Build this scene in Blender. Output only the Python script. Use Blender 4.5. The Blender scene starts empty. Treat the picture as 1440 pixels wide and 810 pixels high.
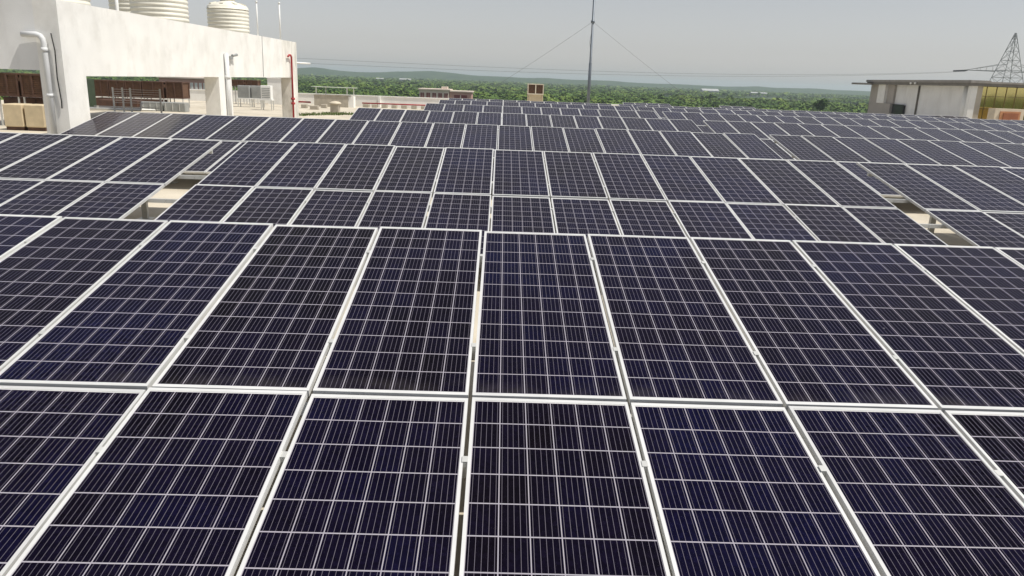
import bpy, bmesh, math, random
import numpy as np
from mathutils import Vector, Matrix

random.seed(7)
rng = np.random.default_rng(11)
S = bpy.context.scene
COL = S.collection
PI = math.pi

# ------------------------------------------------------------------ camera
cam_d = bpy.data.cameras.new("camera")
cam = bpy.data.objects.new("camera", cam_d)
COL.objects.link(cam)
cam_d.sensor_width = 36.0
cam_d.lens = 1071.862 / 1440.0 * 36.0
cam_d.clip_start = 0.05
cam_d.clip_end = 40000
right = Vector((0.9993, -0.0124, 0.035304))
up = Vector((-0.030774, 0.264372, 0.96393))
fwd = Vector((0.021286, 0.964341, -0.263805))
M = Matrix((right, up, -fwd)).transposed().to_4x4()
M.translation = Vector((0.113, -5.7958, 1.1323))
cam.matrix_world = M
S.camera = cam

# ------------------------------------------------------------------ sky and sun
SUN = Vector((0.47, -0.14, 0.87)).normalized()
W = bpy.data.worlds.new("World")
S.world = W
W.use_nodes = True
wn, wl = W.node_tree.nodes, W.node_tree.links
wn.clear()
sky = wn.new("ShaderNodeTexSky")
sky.sky_type = 'NISHITA'
sky.sun_disc = False
sky.sun_elevation = math.asin(SUN.z)
sky.sun_rotation = math.atan2(SUN.x, SUN.y)
sky.altitude = 100
sky.air_density = 1.3
sky.dust_density = 0.7
sky.ozone_density = 1.0
hs = wn.new("ShaderNodeHueSaturation")
hs.inputs["Saturation"].default_value = 0.3
bg = wn.new("ShaderNodeBackground")
bg.inputs["Strength"].default_value = 0.079
wo = wn.new("ShaderNodeOutputWorld")
wl.new(sky.outputs[0], hs.inputs["Color"])
wt = wn.new("ShaderNodeMixRGB"); wt.blend_type = 'MULTIPLY'; wt.inputs["Fac"].default_value = 1.0
wt.inputs["Color2"].default_value = (.985, .975, 1.028, 1)     # neutral haze
wl.new(hs.outputs[0], wt.inputs["Color1"]); wl.new(wt.outputs[0], bg.inputs["Color"])
wl.new(bg.outputs[0], wo.inputs["Surface"])

sd = bpy.data.lights.new("sun", 'SUN')
sd.energy = 3.7
sd.angle = math.radians(0.6)
sd.color = (1.0, 0.955, 0.875)
so = bpy.data.objects.new("sun", sd)
COL.objects.link(so)
so.rotation_euler = SUN.to_track_quat('Z', 'Y').to_euler()

S.view_settings.view_transform = 'Standard'
S.view_settings.look = 'None'
S.view_settings.exposure = 0.32
S.view_settings.gamma = 1.0
S.view_settings.use_curve_mapping = False
S.render.engine = 'CYCLES'
S.cycles.volume_bounces = 1
S.cycles.max_bounces = 6

# ------------------------------------------------------------------ helpers
def tag(o, label=None, cat=None, group=None, kind=None):
    if label: o["label"] = label
    if cat: o["category"] = cat
    if group: o["group"] = group
    if kind: o["kind"] = kind
    return o

def empty(name, loc, label, cat, group=None, rz=0.0):
    o = bpy.data.objects.new(name, None)
    o.empty_display_size = 0.2
    COL.objects.link(o)
    o.location = loc
    o.rotation_euler = (0, 0, rz)
    return tag(o, label, cat, group)

class MB:
    """collects shapes into one bmesh"""
    def __init__(s):
        s.bm = bmesh.new()
    def box(s, x0, x1, y0, y1, z0, z1, mi=0, bevel=0.0):
        vs = [s.bm.verts.new((x, y, z)) for x in (x0, x1) for y in (y0, y1) for z in (z0, z1)]
        fs = []
        for q in ((0,1,3,2),(4,6,7,5),(0,4,5,1),(2,3,7,6),(0,2,6,4),(1,5,7,3)):
            f = s.bm.faces.new([vs[i] for i in q]); f.material_index = mi; fs.append(f)
        if bevel:
            es = list({e for f in fs for e in f.edges})
            bmesh.ops.bevel(s.bm, geom=es, offset=bevel, segments=1, affect='EDGES')
        return s
    def bar(s, a, b, w, h=None, mi=0):
        a, b = Vector(a), Vector(b); h = h or w
        d = (b-a).normalized()
        u = d.cross(Vector((0,0,1)))
        if u.length < 1e-3: u = Vector((1,0,0))
        u.normalize(); v = u.cross(d)
        c = []
        for p in (a, b):
            for (i, j) in ((-1,-1),(1,-1),(1,1),(-1,1)):
                c.append(s.bm.verts.new(p + u*(i*w/2) + v*(j*h/2)))
        for q in ((0,1,2,3),(7,6,5,4),(0,4,5,1),(1,5,6,2),(2,6,7,3),(3,7,4,0)):
            s.bm.faces.new([c[i] for i in q]).material_index = mi
        return s
    def tube(s, pts, r, n=10, mi=0, cap=True, smooth=True):
        pts = [Vector(p) for p in pts]
        rs = r if isinstance(r, (list, tuple)) else [r]*len(pts)
        rings = []; pu = None
        for i, p in enumerate(pts):
            d = (pts[min(i+1, len(pts)-1)] - pts[max(i-1, 0)]).normalized()
            if pu is None:
                u = d.cross(Vector((0,0,1)))
                if u.length < 1e-3: u = Vector((1,0,0))
            else:
                u = pu - d*pu.dot(d)
            u.normalize(); pu = u; v = d.cross(u)
            rings.append([s.bm.verts.new(p + (u*math.cos(2*PI*k/n) + v*math.sin(2*PI*k/n))*rs[i]) for k in range(n)])
        for a, b in zip(rings, rings[1:]):
            for k in range(n):
                f = s.bm.faces.new((a[k], a[(k+1)%n], b[(k+1)%n], b[k])); f.material_index = mi; f.smooth = smooth
        if cap:
            s.bm.faces.new(rings[0][::-1]).material_index = mi
            s.bm.faces.new(rings[-1]).material_index = mi
        return s
    def lathe(s, prof, cx=0, cy=0, n=40, mi=0, smooth=True):
        rings = [[s.bm.verts.new((cx+r*math.cos(2*PI*k/n), cy+r*math.sin(2*PI*k/n), z)) for k in range(n)] for r, z in prof]
        for a, b in zip(rings, rings[1:]):
            for k in range(n):
                f = s.bm.faces.new((a[k], a[(k+1)%n], b[(k+1)%n], b[k])); f.smooth = smooth; f.material_index = mi
        s.bm.faces.new(rings[0][::-1]).material_index = mi
        s.bm.faces.new(rings[-1]).material_index = mi
        return s
    def build(s, name, mats, parent=None, loc=(0,0,0)):
        bmesh.ops.recalc_face_normals(s.bm, faces=s.bm.faces)
        me = bpy.data.meshes.new(name)
        s.bm.to_mesh(me); s.bm.free()
        for m in (mats if isinstance(mats, (list, tuple)) else [mats]): me.materials.append(m)
        o = bpy.data.objects.new(name, me)
        COL.objects.link(o)
        o.location = loc
        if parent: o.parent = parent
        return o

def nt(m):
    m.use_nodes = True
    return m.node_tree.nodes, m.node_tree.links

def N(nodes, typ, **kw):
    n = nodes.new(typ)
    for k, v in kw.items(): setattr(n, k, v)
    return n

def mat(name, col, rough=0.7, metal=0.0, spec=0.5, vary=0.12, scale=3.0, stain=None, stain_amt=0.0, stain_scale=(1,1,.35), bump=0.0, bscale=40):
    """plain procedural surface: base colour broken up by noise, optional stains and bump (world metres)"""
    m = bpy.data.materials.new(name); nd, lk = nt(m)
    b = nd["Principled BSDF"]
    b.inputs["Roughness"].default_value = rough
    b.inputs["Metallic"].default_value = metal
    b.inputs["Specular IOR Level"].default_value = spec
    geo = N(nd, "ShaderNodeNewGeometry")
    no = N(nd, "ShaderNodeTexNoise"); no.inputs["Scale"].default_value = scale; no.inputs["Detail"].default_value = 6
    lk.new(geo.outputs["Position"], no.inputs["Vector"])
    r = N(nd, "ShaderNodeMapRange"); r.inputs["From Min"].default_value = .3; r.inputs["From Max"].default_value = .7
    r.inputs["To Min"].default_value = 1-vary; r.inputs["To Max"].default_value = 1+vary
    lk.new(no.outputs["Fac"], r.inputs["Value"])
    mu = N(nd, "ShaderNodeVectorMath", operation='MULTIPLY'); mu.inputs[0].default_value = col[:3]
    lk.new(r.outputs[0], mu.inputs[1])
    out = mu.outputs[0]
    if stain:
        mp = N(nd, "ShaderNodeMapping"); mp.inputs["Scale"].default_value = stain_scale
        lk.new(geo.outputs["Position"], mp.inputs["Vector"])
        n2 = N(nd, "ShaderNodeTexNoise"); n2.inputs["Scale"].default_value = 1.3; n2.inputs["Detail"].default_value = 9; n2.inputs["Roughness"].default_value = .68
        lk.new(mp.outputs[0], n2.inputs["Vector"])
        r2 = N(nd, "ShaderNodeMapRange"); r2.inputs["From Min"].default_value = .47; r2.inputs["From Max"].default_value = .72
        r2.inputs["To Max"].default_value = stain_amt
        lk.new(n2.outputs["Fac"], r2.inputs["Value"])
        mx = N(nd, "ShaderNodeMixRGB"); mx.inputs["Color2"].default_value = (*stain, 1)
        lk.new(r2.outputs[0], mx.inputs["Fac"]); lk.new(out, mx.inputs["Color1"]); out = mx.outputs[0]
    lk.new(out, b.inputs["Base Color"])
    if bump:
        n3 = N(nd, "ShaderNodeTexNoise"); n3.inputs["Scale"].default_value = bscale; n3.inputs["Detail"].default_value = 5
        lk.new(geo.outputs["Position"], n3.inputs["Vector"])
        bp = N(nd, "ShaderNodeBump"); bp.inputs["Strength"].default_value = bump; bp.inputs["Distance"].default_value = .02
        lk.new(n3.outputs["Fac"], bp.inputs["Height"]); lk.new(bp.outputs[0], b.inputs["Normal"])
    return m

M_frame = mat("anodised_frame", (.70,.70,.685), .4, .2, vary=.06, scale=5)
nd, lk = nt(M_frame); _b = nd["Principled BSDF"]; _l = _b.inputs["Base Color"].links[0]; _src = _l.from_socket
_oi = N(nd, "ShaderNodeObjectInfo"); _mr = N(nd, "ShaderNodeMapRange"); _mr.inputs["To Min"].default_value = .88; _mr.inputs["To Max"].default_value = 1.04
lk.new(_oi.outputs["Random"], _mr.inputs["Value"])
_mu = N(nd, "ShaderNodeVectorMath", operation='MULTIPLY'); lk.new(_src, _mu.inputs[0]); lk.new(_mr.outputs[0], _mu.inputs[1]); lk.new(_mu.outputs[0], _b.inputs["Base Color"])
M_steel = mat("galvanised_steel", (.6,.6,.57), .45, .35, vary=.12, scale=6)
M_back = mat("white_backsheet", (.7,.7,.7), .6)
M_plaster = mat("white_plaster", (.82,.81,.775), .85, vary=.05, scale=1.2, stain=(.5,.48,.43), stain_amt=.42, stain_scale=(1,1,.75), bump=.15)
M_plaster_old = mat("weathered_plaster", (.78,.765,.71), .85, vary=.07, scale=1.5, stain=(.30,.28,.23), stain_amt=.9, bump=.2)
M_plaster_grey = mat("grey_plaster", (.53,.52,.49), .85, vary=.06, scale=1.3, stain=(.36,.33,.3), stain_amt=.3, bump=.15)
M_plaster_taupe = mat("taupe_plaster", (.40,.37,.335), .85, vary=.08, scale=1.3, bump=.15)
M_fascia = mat("dark_fascia", (.17,.16,.145), .8, vary=.12)
M_plaster_shaded = mat("shaded_white_plaster", (.74,.74,.73), .85, vary=.06, scale=1.2, stain=(.45,.42,.4), stain_amt=.4, bump=.15)  # same paint as the east wall, its shade mixed in as a greyer tone
M_parapet = mat("parapet_whitewash", (.84,.83,.79), .85, vary=.05, scale=1.2, stain=(.55,.5,.42), stain_amt=.3, bump=.15)
M_rwall = mat("pale_grey_plaster", (.80,.80,.785), .85, vary=.05, scale=.9, stain=(.5,.48,.45), stain_amt=.3, bump=.15)
M_roof = mat("roof_screed", (.56,.505,.405), .9, vary=.14, scale=.8, stain=(.3,.25,.17), stain_amt=.6, stain_scale=(.5,.5,.5), bump=.25, bscale=12)
M_conc = mat("raw_concrete", (.40,.36,.29), .9, vary=.15, scale=4, bump=.3)
M_pipe = mat("grey_pvc", (.62,.63,.63), .6, vary=.06)
M_red = mat("red_pipe_paint", (.36,.03,.035), .65, vary=.15)
M_tank = mat("tank_plastic", (.80,.77,.66), .45, vary=.05, scale=2, stain=(.5,.46,.36), stain_amt=.3, stain_scale=(1,1,.2))
M_blue = mat("blue_band", (.13,.18,.3), .5)
M_white = mat("white_paint", (.78,.78,.75), .5, vary=.06)
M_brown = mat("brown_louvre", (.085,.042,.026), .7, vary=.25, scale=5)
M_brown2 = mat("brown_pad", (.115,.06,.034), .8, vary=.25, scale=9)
M_beige = mat("beige_casing", (.58,.48,.32), .6, vary=.1, scale=4)
M_terra = mat("terracotta", (.28,.10,.045), .7, vary=.1)
M_greymetal = mat("grey_sheet_metal", (.33,.34,.33), .5, .2, vary=.12)
M_dark = mat("dark_void", (.02,.02,.02), .8)
M_mast = mat("mast_paint", (.14,.165,.195), .45, .2, vary=.1)
M_wire = mat("wire", (.16,.16,.165), .5, .2)
M_lattice = mat("lattice_steel", (.26,.26,.255), .55, .4, vary=.1)
M_shed = mat("shed_sheet", (.40,.41,.41), .6, vary=.15, scale=.3)
M_pink = mat("pink_render", (.52,.31,.26), .85, vary=.06, scale=.5)
M_cream = mat("cream_render", (.66,.56,.48), .85, vary=.06, scale=.5)
M_maroon = mat("maroon_paint", (.2,.05,.05), .7)
M_glassdark = mat("dark_window", (.04,.045,.05), .12)

# gold mirror glazing
M_gold = bpy.data.materials.new("gold_glass"); nd, lk = nt(M_gold)
b = nd["Principled BSDF"]; b.inputs["Base Color"].default_value = (.76,.62,.25,1); b.inputs["Metallic"].default_value = .92; b.inputs["Roughness"].default_value = .06

# solar cell sheet: six by twelve cells with five busbars, UV in metres
CP, CQ, PW, PL = 0.1247, 0.1846, 0.78, 2.269
MX, MY = (PW-6*CP)/2, (PL-12*CQ)/2
M_cell = bpy.data.materials.new("solar_cells"); nd, lk = nt(M_cell)
b = nd["Principled BSDF"]
uv = N(nd, "ShaderNodeUVMap"); uv.uv_map = "UVMap"
sp = N(nd, "ShaderNodeSeparateXYZ"); lk.new(uv.outputs[0], sp.inputs[0])
def ma(op, a, c=None, d=None):
    n = N(nd, "ShaderNodeMath", operation=op)
    for i, v in enumerate((a, c, d)):
        if v is None: continue
        if isinstance(v, (int, float)): n.inputs[i].default_value = v
        else: lk.new(v, n.inputs[i])
    return n.outputs[0]
cx = ma('DIVIDE', ma('SUBTRACT', sp.outputs[0], MX), CP)
cy = ma('DIVIDE', ma('SUBTRACT', sp.outputs[1], MY), CQ)
dx = ma('ABSOLUTE', ma('SUBTRACT', cx, ma('ROUND', cx)))
dy = ma('ABSOLUTE', ma('SUBTRACT', cy, ma('ROUND', cy)))
gx = ma('LESS_THAN', dx, .0023/CP)
gy = ma('LESS_THAN', dy, .0033/CQ)
c5 = ma('ADD', ma('MULTIPLY', cx, 5.0), .5)
d5 = ma('ABSOLUTE', ma('SUBTRACT', c5, ma('ROUND', c5)))
bb = ma('LESS_THAN', d5, .001/(CP/5))
out_y = ma('MAXIMUM', ma('LESS_THAN', cy, 0.0), ma('GREATER_THAN', cy, 12.0))
gap = ma('MAXIMUM', ma('MAXIMUM', gx, gy), out_y)
cv = N(nd, "ShaderNodeCombineXYZ"); lk.new(ma('FLOOR', cx), cv.inputs[0]); lk.new(ma('FLOOR', cy), cv.inputs[1])
oi = N(nd, "ShaderNodeObjectInfo")
lk.new(ma('MULTIPLY', oi.outputs["Random"], 517.0), cv.inputs[2])
wh = N(nd, "ShaderNodeTexWhiteNoise"); lk.new(cv.outputs[0], wh.inputs["Vector"])
bgeo = N(nd, "ShaderNodeNewGeometry")
bn = N(nd, "ShaderNodeTexNoise"); bn.inputs["Scale"].default_value = 1.1; bn.inputs["Detail"].default_value = 3; lk.new(bgeo.outputs["Position"], bn.inputs["Vector"])
mixn = ma('ADD', ma('ADD', ma('MULTIPLY', wh.outputs["Value"], .2), ma('MULTIPLY', oi.outputs["Random"], .4)), ma('MULTIPLY', ma('SUBTRACT', bn.outputs["Fac"], .3), 1.0))
rp = N(nd, "ShaderNodeValToRGB"); lk.new(mixn, rp.inputs["Fac"])
e = rp.color_ramp.elements
e[0].position = .12; e[0].color = (.0026,.0017,.0032,1)
e[1].position = .88; e[1].color = (.0022,.0026,.019,1)
x_ = e.new(.5); x_.color = (.0032,.0022,.010,1)
# crystal grain
vo = N(nd, "ShaderNodeTexVoronoi"); vo.inputs["Scale"].default_value = 60
vadd = N(nd, "ShaderNodeVectorMath", operation='ADD'); lk.new(uv.outputs[0], vadd.inputs[0]); lk.new(cv.outputs[0], vadd.inputs[1]); lk.new(vadd.outputs[0], vo.inputs["Vector"])
sv = N(nd, "ShaderNodeSeparateColor"); lk.new(vo.outputs["Color"], sv.inputs[0])
gr = N(nd, "ShaderNodeMapRange"); gr.inputs["To Min"].default_value = .75; gr.inputs["To Max"].default_value = 1.35; lk.new(sv.outputs[0], gr.inputs["Value"])
cm = N(nd, "ShaderNodeVectorMath", operation='MULTIPLY'); lk.new(rp.outputs[0], cm.inputs[0]); lk.new(gr.outputs[0], cm.inputs[1])
m1 = N(nd, "ShaderNodeMixRGB"); m1.inputs["Color2"].default_value = (.125,.113,.14,1)
lk.new(bb, m1.inputs["Fac"]); lk.new(cm.outputs[0], m1.inputs["Color1"])
m2 = N(nd, "ShaderNodeMixRGB"); m2.inputs["Color2"].default_value = (.33,.31,.35,1)
lk.new(gap, m2.inputs["Fac"]); lk.new(m1.outputs[0], m2.inputs["Color1"])
m3 = N(nd, "ShaderNodeMixRGB"); m3.inputs["Color2"].default_value = (.72,.72,.69,1)
lk.new(out_y, m3.inputs["Fac"]); lk.new(m2.outputs[0], m3.inputs["Color1"])
# thin dust film and droppings
geo = N(nd, "ShaderNodeNewGeometry")
dn = N(nd, "ShaderNodeTexNoise"); dn.inputs["Scale"].default_value = 1.6; dn.inputs["Detail"].default_value = 7; lk.new(geo.outputs["Position"], dn.inputs["Vector"])
dr = N(nd, "ShaderNodeMapRange"); dr.inputs["From Min"].default_value = .35; dr.inputs["From Max"].default_value = .75; dr.inputs["To Min"].default_value = .0005; dr.inputs["To Max"].default_value = .004; lk.new(dn.outputs["Fac"], dr.inputs["Value"])
m4 = N(nd, "ShaderNodeMixRGB"); m4.inputs["Color2"].default_value = (.4,.36,.3,1)
el = N(nd, "ShaderNodeMapRange"); el.inputs["From Min"].default_value = .16; el.inputs["From Max"].default_value = .02; el.inputs["To Max"].default_value = 1.0
lk.new(sp.outputs[1], el.inputs["Value"])
en = N(nd, "ShaderNodeTexNoise"); en.inputs["Scale"].default_value = 4.5; en.inputs["Detail"].default_value = 8; lk.new(geo.outputs["Position"], en.inputs["Vector"])
er = N(nd, "ShaderNodeMapRange"); er.inputs["From Min"].default_value = .42; er.inputs["From Max"].default_value = .72; er.inputs["To Max"].default_value = .07; lk.new(en.outputs["Fac"], er.inputs["Value"])
lk.new(ma('ADD', dr.outputs[0], ma('MULTIPLY', el.outputs[0], er.outputs[0])), m4.inputs["Fac"]); lk.new(m3.outputs[0], m4.inputs["Color1"])
sn = N(nd, "ShaderNodeTexNoise"); sn.inputs["Scale"].default_value = 7.5; sn.inputs["Detail"].default_value = 3; lk.new(geo.outputs["Position"], sn.inputs["Vector"])
sr = N(nd, "ShaderNodeMapRange"); sr.inputs["From Min"].default_value = .775; sr.inputs["From Max"].default_value = .79; lk.new(sn.outputs["Fac"], sr.inputs["Value"])
m5 = N(nd, "ShaderNodeMixRGB"); m5.inputs["Color2"].default_value = (.35,.34,.33,1)
lk.new(ma('MULTIPLY', sr.outputs[0], .6), m5.inputs["Fac"]); lk.new(m4.outputs[0], m5.inputs["Color1"])
lk.new(m5.outputs[0], b.inputs["Base Color"])
b.inputs["Roughness"].default_value = .11
b.inputs["IOR"].default_value = 1.12

# ------------------------------------------------------------------ ground, hills, roof
ROOF = -1.15
GND = -14.0
def ground_mat():
    m = bpy.data.materials.new("scrub_ground"); nd, lk = nt(m); b = nd["Principled BSDF"]
    geo = N(nd, "ShaderNodeNewGeometry")
    n1 = N(nd, "ShaderNodeTexNoise"); n1.inputs["Scale"].default_value = .006; n1.inputs["Detail"].default_value = 8
    n2 = N(nd, "ShaderNodeTexNoise"); n2.inputs["Scale"].default_value = .08; n2.inputs["Detail"].default_value = 6
    lk.new(geo.outputs["Position"], n1.inputs["Vector"]); lk.new(geo.outputs["Position"], n2.inputs["Vector"])
    r = N(nd, "ShaderNodeValToRGB"); lk.new(n1.outputs["Fac"], r.inputs["Fac"])
    e = r.color_ramp.elements
    e[0].position = .4; e[0].color = (.03,.055,.02,1); e[1].position = .68; e[1].color = (.22,.2,.13,1)
    x = e.new(.55); x.color = (.055,.085,.03,1)
    mu = N(nd, "ShaderNodeVectorMath", operation='MULTIPLY'); lk.new(r.outputs[0], mu.inputs[0])
    r2 = N(nd, "ShaderNodeMapRange"); r2.inputs["To Min"].default_value = .5; r2.inputs["To Max"].default_value = 1.5; lk.new(n2.outputs["Fac"], r2.inputs["Value"])
    lk.new(r2.outputs[0], mu.inputs[1]); lk.new(mu.outputs[0], b.inputs["Base Color"])
    b.inputs["Roughness"].default_value = .95; b.inputs["Specular IOR Level"].default_value = .1
    return m
g = MB()
q = [g.bm.verts.new(p) for p in ((-14000,-6000,GND),(14000,-6000,GND),(14000,14000,GND),(-14000,14000,GND))]
g.bm.faces.new(q)
tag(g.build("ground", ground_mat()), kind="structure")

def hill_mat():
    m = bpy.data.materials.new("wooded_hill"); nd, lk = nt(m); b = nd["Principled BSDF"]
    geo = N(nd, "ShaderNodeNewGeometry")
    n1 = N(nd, "ShaderNodeTexNoise"); n1.inputs["Scale"].default_value = .02; n1.inputs["Detail"].default_value = 10; n1.inputs["Roughness"].default_value = .7
    lk.new(geo.outputs["Position"], n1.inputs["Vector"])
    r = N(nd, "ShaderNodeValToRGB"); lk.new(n1.outputs["Fac"], r.inputs["Fac"])
    e = r.color_ramp.elements
    e[0].position = .35; e[0].color = (.018,.04,.018,1); e[1].position = .7; e[1].color = (.06,.09,.035,1)
    lk.new(r.outputs[0], b.inputs["Base Color"]); b.inputs["Roughness"].default_value = .95; b.inputs["Specular IOR Level"].default_value = .1
    return m
prof = [(-3400,4),(-2400,8),(-1300,9),(-900,10),(-769,13),(-715,20),(-635,11),(-515,7),(-421,13),(-340,17),(-273,20),(-227,19.5),(-125,11),(-16,10),(91,8),(158,11.5),(253,8),(335,9),(389,10.5),(526,5),(662,5.5),(799,4),(908,4),(940,6),(971,11),(1018,6),(1155,8.5),(1293,6),(1403,6),(2400,6),(4200,3)]
px_, pz_ = zip(*prof)
hm = bmesh.new()
xs = np.arange(-3400, 4201, 20.0)
ridge = np.interp(xs, px_, pz_)
k = np.exp(-np.linspace(-2,2,7)**2); k /= k.sum()
ridge = np.convolve(np.pad(ridge, 3, 'edge'), k, 'valid') + np.convolve(rng.normal(0,.8,len(xs)+2), [.3,.4,.3], 'valid')
lv = [(2450,0),(2600,.14),(2720,.36),(2830,.66),(2920,.88),(3000,1),(3150,.85),(3500,.3),(3800,0)]
rows = []
for yy, fr in lv:
    wob = np.convolve(rng.normal(0, 2.0 if 0 < fr < 1 else 0, len(xs)+6), np.ones(7)/7, 'valid')
    rows.append([hm.verts.new((x, yy, GND + (r-GND)*fr + w_ - (.4 if fr == 0 else 0))) for x, r, w_ in zip(xs, ridge, wob)])
for a, c in zip(rows, rows[1:]):
    for i in range(len(xs)-1):
        hm.faces.new((a[i], a[i+1], c[i+1], c[i])).smooth = True
me = bpy.data.meshes.new("hills"); hm.to_mesh(me); hm.free(); me.materials.append(hill_mat())
ho = bpy.data.objects.new("hills", me); COL.objects.link(ho); tag(ho, kind="structure")

# the flat roof everything stands on
MB().box(-30, 42, -12, 58, GND-.5, ROOF).build("roof_terrace", M_roof)
tag(bpy.data.objects["roof_terrace"], kind="structure")

# ------------------------------------------------------------------ solar tables
TILT = math.radians(10.369)
CT, ST = math.cos(TILT), math.sin(TILT)
PX = 0.80
GAPY = 0.0232

def panel_mesh():
    bm = bmesh.new(); uvl = bm.loops.layers.uv.new("UVMap")
    zt, zb = -.003, -.009
    i = .006
    c = [(i,i),(PW-i,i),(PW-i,PL-i),(i,PL-i)]
    t = [bm.verts.new((x,y,zt)) for x, y in c]; d = [bm.verts.new((x,y,zb)) for x, y in c]
    f = bm.faces.new(t)
    for l in f.loops: l[uvl].uv = l.vert.co.xy
    bm.faces.new(d[::-1]).material_index = 1
    for k in range(4): bm.faces.new((t[(k+1)%4], t[k], d[k], d[(k+1)%4])).material_index = 1
    me = bpy.data.meshes.new("solar_panel"); bm.to_mesh(me); bm.free()
    me.materials.append(M_cell); me.materials.append(M_back)
    return me
def frame_mesh():
    m = MB(); w, v, h = .0152, .0235, .036
    m.box(0, PW, 0, v, -h, 0).box(0, PW, PL-v, PL, -h, 0)
    m.box(0, w, v, PL-v, -h, 0).box(PW-w, PW, v, PL-v, -h, 0)
    bmesh.ops.recalc_face_normals(m.bm, faces=m.bm.faces)
    me = bpy.data.meshes.new("panel_frame"); m.bm.to_mesh(me); m.bm.free(); me.materials.append(M_frame)
    return me
PMESH, FMESH = panel_mesh(), frame_mesh()
m = MB(); m.box(-.0095,.0095,-.02,.02,-.03,-.001).box(-.013,.013,-.02,.02,.0012,.004)
bmesh.ops.recalc_face_normals(m.bm, faces=m.bm.faces)
CMESH = bpy.data.meshes.new("clamp"); m.bm.to_mesh(CMESH); m.bm.free(); CMESH.materials.append(M_steel)

TOPX = [0,.019,.052,.139,.163,.2,.213,.22]
TOPY = [0,6.791,13.492,20.383,27.129,33.773,40.499,47.2]
TOPZ = [0,.021,.031,.036,.048,.026,-.057,-.10]

def solar_table(row, u0, n, label, group, clamps=False, ext=(0,0), posts=True):
    """row: 0 nearest the camera; u0: first column; n columns, two panels high; ext: purlin overhang left, right"""
    ty, tz = TOPY[row], TOPZ[row]
    X0 = TOPX[row] + u0*PX
    base = Vector((X0 + n*PX/2, ty-2.2, ROOF))
    t = empty("solar_table", base, label, "solar array", group)
    def P(x, s, nrm=0):          # point on the table plane: x world, s metres down the slope, nrm along the normal
        return Vector((x, ty - s*CT - nrm*ST, tz - s*ST + nrm*CT)) - base
    for i in range(n):
        for j in range(2):
            o = bpy.data.objects.new("solar_panel", PMESH); COL.objects.link(o); o.parent = t
            s_low = PL + j*(PL+GAPY)
            p = P(X0 + i*PX + .01, s_low)
            o.location = p + Vector((random.uniform(-.002,.002), random.uniform(-.0015,.0015), random.uniform(-.0015,.0015)))
            o.rotation_euler = (TILT + random.gauss(0,.0022), random.gauss(0,.0022), random.gauss(0,.0006))
            f = bpy.data.objects.new("panel_frame", FMESH); COL.objects.link(f); f.parent = o
    if clamps:
        for i in range(1, n):
            for s_ in (.49, 1.77, 2.78, 4.06):
                o = bpy.data.objects.new("clamp", CMESH); COL.objects.link(o); o.parent = t
                o.location = P(X0 + i*PX, s_); o.rotation_euler = (TILT,0,0)
    xa, xb = X0, X0 + n*PX
    for k_, s_ in enumerate((.49, 1.77, 2.78, 4.06)):
        l, r = (ext if k_ in (1, 2) else (0, 0))
        m = MB(); m.bar(P(xa-l, s_, -.062), P(xb+r, s_, -.062), .045, .05); m.build("purlin", M_steel, t)
    nf = max(2, round(n/3)+1)
    if posts:
        for k_ in range(nf):
            x = xa + .95 + (xb-xa-1.9)*k_/(nf-1)
            m = MB(); m.bar(P(x, .17, -.118), P(x, 4.4, -.118), .05, .06); m.build("rafter", M_steel, t)
            for s_ in (.9, 3.7):
                a = P(x, s_, -.15)
                m = MB(); m.box(x-base.x-.04, x-base.x+.04, a.y-.03, a.y+.03, 0.012, a.z)
                m.box(x-base.x-.11, x-base.x+.11, a.y-.11, a.y+.11, 0.0, .012)
                m.build("post", M_steel, t)
    return t
G = "rows of tilted solar tables on the flat roof"
solar_table(0, -5, 12, "front row of solar panels nearest the camera, filling the foreground, two panels high", G, clamps=True)
solar_table(1, -5, 12, "second solar row, middle table of twelve columns between the two open gaps to the floor", G, clamps=True, ext=(.2,.175))
solar_table(1, -17.5, 12, "second solar row, table left of the left floor gap before the building's end wall", G, ext=(0,.195))
solar_table(1, 7.45, 12, "second solar row, table right of the right-hand floor gap", G, ext=(.18,0))
solar_table(2, -12, 20, "third solar row, long table starting against the white building wall", G)
solar_table(2, 8.44, 12, "third solar row, table to the right of its narrow gap", G)
solar_table(3, -6, 14, "fourth solar row, fourteen column table with its left end by the terrace hut", G)
solar_table(3, 8.46, 16, "fourth solar row, right-hand table running out of the picture", G)
solar_table(4, -4, 12, "fifth solar row, left table, smaller and farther off behind the fourth row", G)
solar_table(4, 8.41, 22, "fifth solar row, long right-hand table running out of the picture", G)
solar_table(5, -4, 12, "sixth solar row, left table seen as a thin strip before the mast", G)
solar_table(5, 8.44, 27, "sixth solar row, long right-hand table ending below the gold windows", G)
solar_table(6, -4, 12, "seventh solar row, left table just before the brown cooler box and mast foot", G)
solar_table(6, 8.5, 20, "seventh solar row, right-hand table along the parapet up to the stair building", G)
solar_table(6, 28.68, 3, "small three column solar table below the dark square window of the stair building", G)
solar_table(6, 31.62, 3, "small three column solar table below the white round column of the stair building", G)
solar_table(7, 10.1, 4, "farthest solar row, four column table just right of the mast", G)
solar_table(7, 18.3, 3, "farthest solar row, three column table alone near the middle of the right parapet", G)

# ------------------------------------------------------------------ parapet at the far edge
pw = MB(); pw.box(-30, 29.1, 51.0, 51.22, ROOF, -.41).box(-30, 29.1, 50.96, 51.26, -.41, -.35)
pw.box(-8.75,-8.6,50.75,50.998,ROOF,-.42)
tag(pw.build("parapet_wall", M_parapet), "long low white parapet wall along the far edge of the roof", "wall")

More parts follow.
